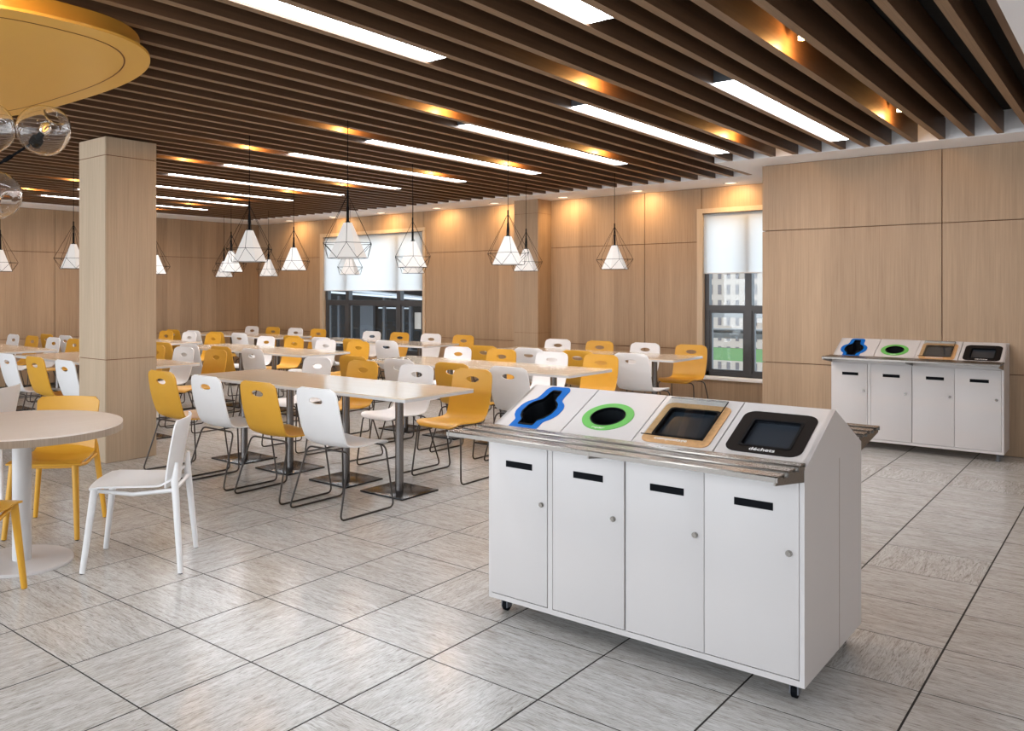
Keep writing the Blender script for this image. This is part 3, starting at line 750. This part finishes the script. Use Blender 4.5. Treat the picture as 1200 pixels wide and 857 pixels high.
l = bpy.data.lights.new('spot_glow', 'POINT'); l.energy = 9; l.color = (1, .6, .22); l.shadow_soft_size = .04
o = bpy.data.objects.new('spot_glow', l); C.objects.link(o); o.location = (gapnear(-3.50), 1.5, 2.80)

# ---------------------------------------------------------------- blown glass chandelier over the round table
def unproj(px, py, d):
    l = (px-437.07)/985.75*d; z = EYE-(py-342.67)/985.75*d
    return Vector((-math.sin(YAW)*d+l*math.cos(YAW), math.cos(YAW)*d+l*math.sin(YAW), z))
ch = thing('chandelier', 'branching chandelier of clear blown glass globes at the top left', 'chandelier', (-4.62, 1.78, 2.7))
R0 = Vector(ch.location)
def rel(p): return Vector(p)-R0
hub = Vector((-4.50, 1.70, 2.02))
bm = B(); cyl(bm, (0, 0), .05, -.02, 0, 20); tube(bm, [(0, 0, -.02), tuple(rel(hub))], .006, 8); obj('stem', bm, M['black'], ch)
globes = [(unproj(51.5, 153, 4.19), .130, Vector((.62, .12, .50))), (unproj(-16, 150, 4.05), .128, Vector((.5, -.5, .6))), (unproj(-9, 229, 4.1), .132, Vector((.75, .35, -.35))), ((-4.80, 1.75, 2.2), .115, Vector((-.7, .2, .5))), ((-4.62, 1.45, 1.95), .11, Vector((-.3, -.7, -.3)))]
for (c, r, dr) in globes:
    c = Vector(c); dr = dr.normalized(); q = dr.to_track_quat('Z', 'Y').to_matrix()
    base = c-dr*r*.55
    bm = B(); mid = (hub+base)/2+Vector((0, 0, -.03)); tube(bm, [tuple(rel(p)) for p in (hub, mid, base)], .0065, 8); kn = mid.lerp(base, .35); kd = (base-mid).normalized(); tube(bm, [tuple(rel(kn-kd*.03)), tuple(rel(kn-kd*.02)), tuple(rel(kn+kd*.02)), tuple(rel(kn+kd*.03))], .01, 8, radii=[.007, .012, .012, .007])
    m2 = hub.lerp(base, .55); arm = obj('arm', bm, M['black'], ch)
    # glass: blown form, open at the tip with a dimple, slightly lobed
    n1, n2 = 20, 32; rings = []; bm = B()
    for i in range(1, n1):
        a = .22+(PI-.50-.22)*i/(n1-1); 
        ring = []
        for k in range(n2):
            ph = 2*PI*k/n2; rr = r*(1+.05*math.sin(2*ph+1.3)*math.sin(a)+.03*math.sin(3*a+ph))
            # a measured from the base
            p = Vector((rr*math.sin(a)*math.cos(ph), rr*math.sin(a)*math.sin(ph), -rr*math.cos(a)*.95)); ring.append(p)
        rings.append(ring)
    for s in (.80, .66):   # folded-in mouth
        last = rings[-1] if s == .80 else rings[-1]
        rings.append([Vector((p.x*s, p.y*s, p.z-(.008 if s > .7 else .02))) for p in last])
    vs = [[bm.verts.new(rel(c+q @ p)) for p in ring] for ring in rings]
    for a, b in zip(vs[:-1], vs[1:]):
        for k in range(n2): bm.faces.new((a[k], a[(k+1) % n2], b[(k+1) % n2], b[k]))
    bmesh.ops.recalc_face_normals(bm, faces=bm.faces); bmesh.ops.solidify(bm, geom=bm.faces[:], thickness=.003)
    obj('glass_globe', bm, M['glass'], ch, 80)
    bm = B()
    tube(bm, [rel(base-dr*.03), rel(base-dr*.028), rel(base), rel(base+dr*.012), rel(base+dr*.014), rel(base+dr*.05)], .02, 16, radii=[.008, .03, .032, .03, .017, .016]); obj('socket', bm, M['black'], ch, 40)
    bc = base+dr*.085; bm = B(); bmesh.ops.create_uvsphere(bm, u_segments=16, v_segments=10, radius=.028)
    for v in bm.verts: v.co = rel(bc+q @ Vector((v.co.x, v.co.y, v.co.z*1.25)))
    bulb = obj('bulb', bm, M['glass'], ch, 60)
    bm = B()
    for k in range(4):
        a = k*PI/2; o1 = q @ Vector((.012*math.cos(a), .012*math.sin(a), 0))
        tube(bm, [rel(base+dr*.052+o1*.4), rel(bc+o1-dr*.01), rel(bc+o1*1.3+dr*.012)], .0016, 5)
    obj('filament', bm, M['fil'], bulb)

# ---------------------------------------------------------------- outside the windows
b1 = thing('building', 'distant cream building with rows of narrow windows seen through the right window', 'building', (-50, 150, -30))
obj('facade', box(B(), -34, 26, 0, 12, 0, 46), M['facade'], b1)
fw = B(); box(fw, -.28, .28, -.05, .05, 0, 1.7); w0 = obj('facade_window', fw, M['facadew'], b1); firstw = True
for i in range(19):
    for j in range(10):
        o = w0 if firstw else w0.copy()
        if not firstw: C.objects.link(o)
        firstw = False; o.location = (-14+1.5*i, -.04, 12.2+2.7*j)
b2 = thing('walkway_roof', 'grey canopy roof on a dark post with a green fascia beyond the right window', 'canopy', (-10, 32, -6))
obj('roof_slab', box(B(), -8, 8, -1, 3, 6.55, 6.85), M['outgrey'], b2); obj('lower_slab', box(B(), -8, 8, 0, 4, 5.75, 5.95), M['outgrey'], b2)
obj('green_fascia', box(B(), -8, 8, -1, -.8, 5.0, 5.45), M['outgreen'], b2)
obj('post', cyl(B(), (-.35, -.9), .09, 0, 6.6, 12), M['outdark'], b2)
b3 = thing('pavilion', 'dark glazed pavilion with pale panels seen through the left window', 'pavilion', (-24, 25, -6))
obj('back_wall', box(B(), -9, 9, 3, 3.2, 0, 14), M['outdark'], b3); obj('roof', box(B(), -7, 7, -1, 3, 7.9, 8.3), M['outdark'], b3)
obj('pale_panel', box(B(), -2.3, -1.5, 2.8, 2.95, 1, 7.0), M['outpale'], b3)
obj('light_panel', box(B(), -1.0, .8, 2.6, 2.7, 6.75, 6.80), M['outwhite'], b3); obj('light_panel', box(B(), 1.0, 1.4, 2.7, 2.85, 5.9, 6.6), M['facade'], b3); obj('light_panel', box(B(), 1.6, 2.0, 2.7, 2.85, 5.8, 6.6), M['facade'], b3); obj('light_panel', box(B(), 2.6, 3.2, 2.7, 2.85, 5.4, 6.8), M['facade'], b3)
bm = B(); tube(bm, [(-6, 0, 8.1), (4, 0, 7.2), (8, 0, 7.0)], .08, 6); obj('sloping_beam', bm, M['outwhite'], b3)
bm = B(); tube(bm, [(-6, -.4, 7.75), (6, -.4, 7.1)], .05, 6); obj('sloping_beam', bm, M['outwhite'], b3)
for x in (-5, -3.4, -.6, .9, 3.9): obj('post', box(B(), x-.06, x+.06, 2.5, 2.62, 0, 7.3), M['outpale'], b3)
gr = obj('outside_ground', box(B(), -160, 60, 11.3, 190, -30.2, -30), M['outgrey']); tag(gr, kind='structure')
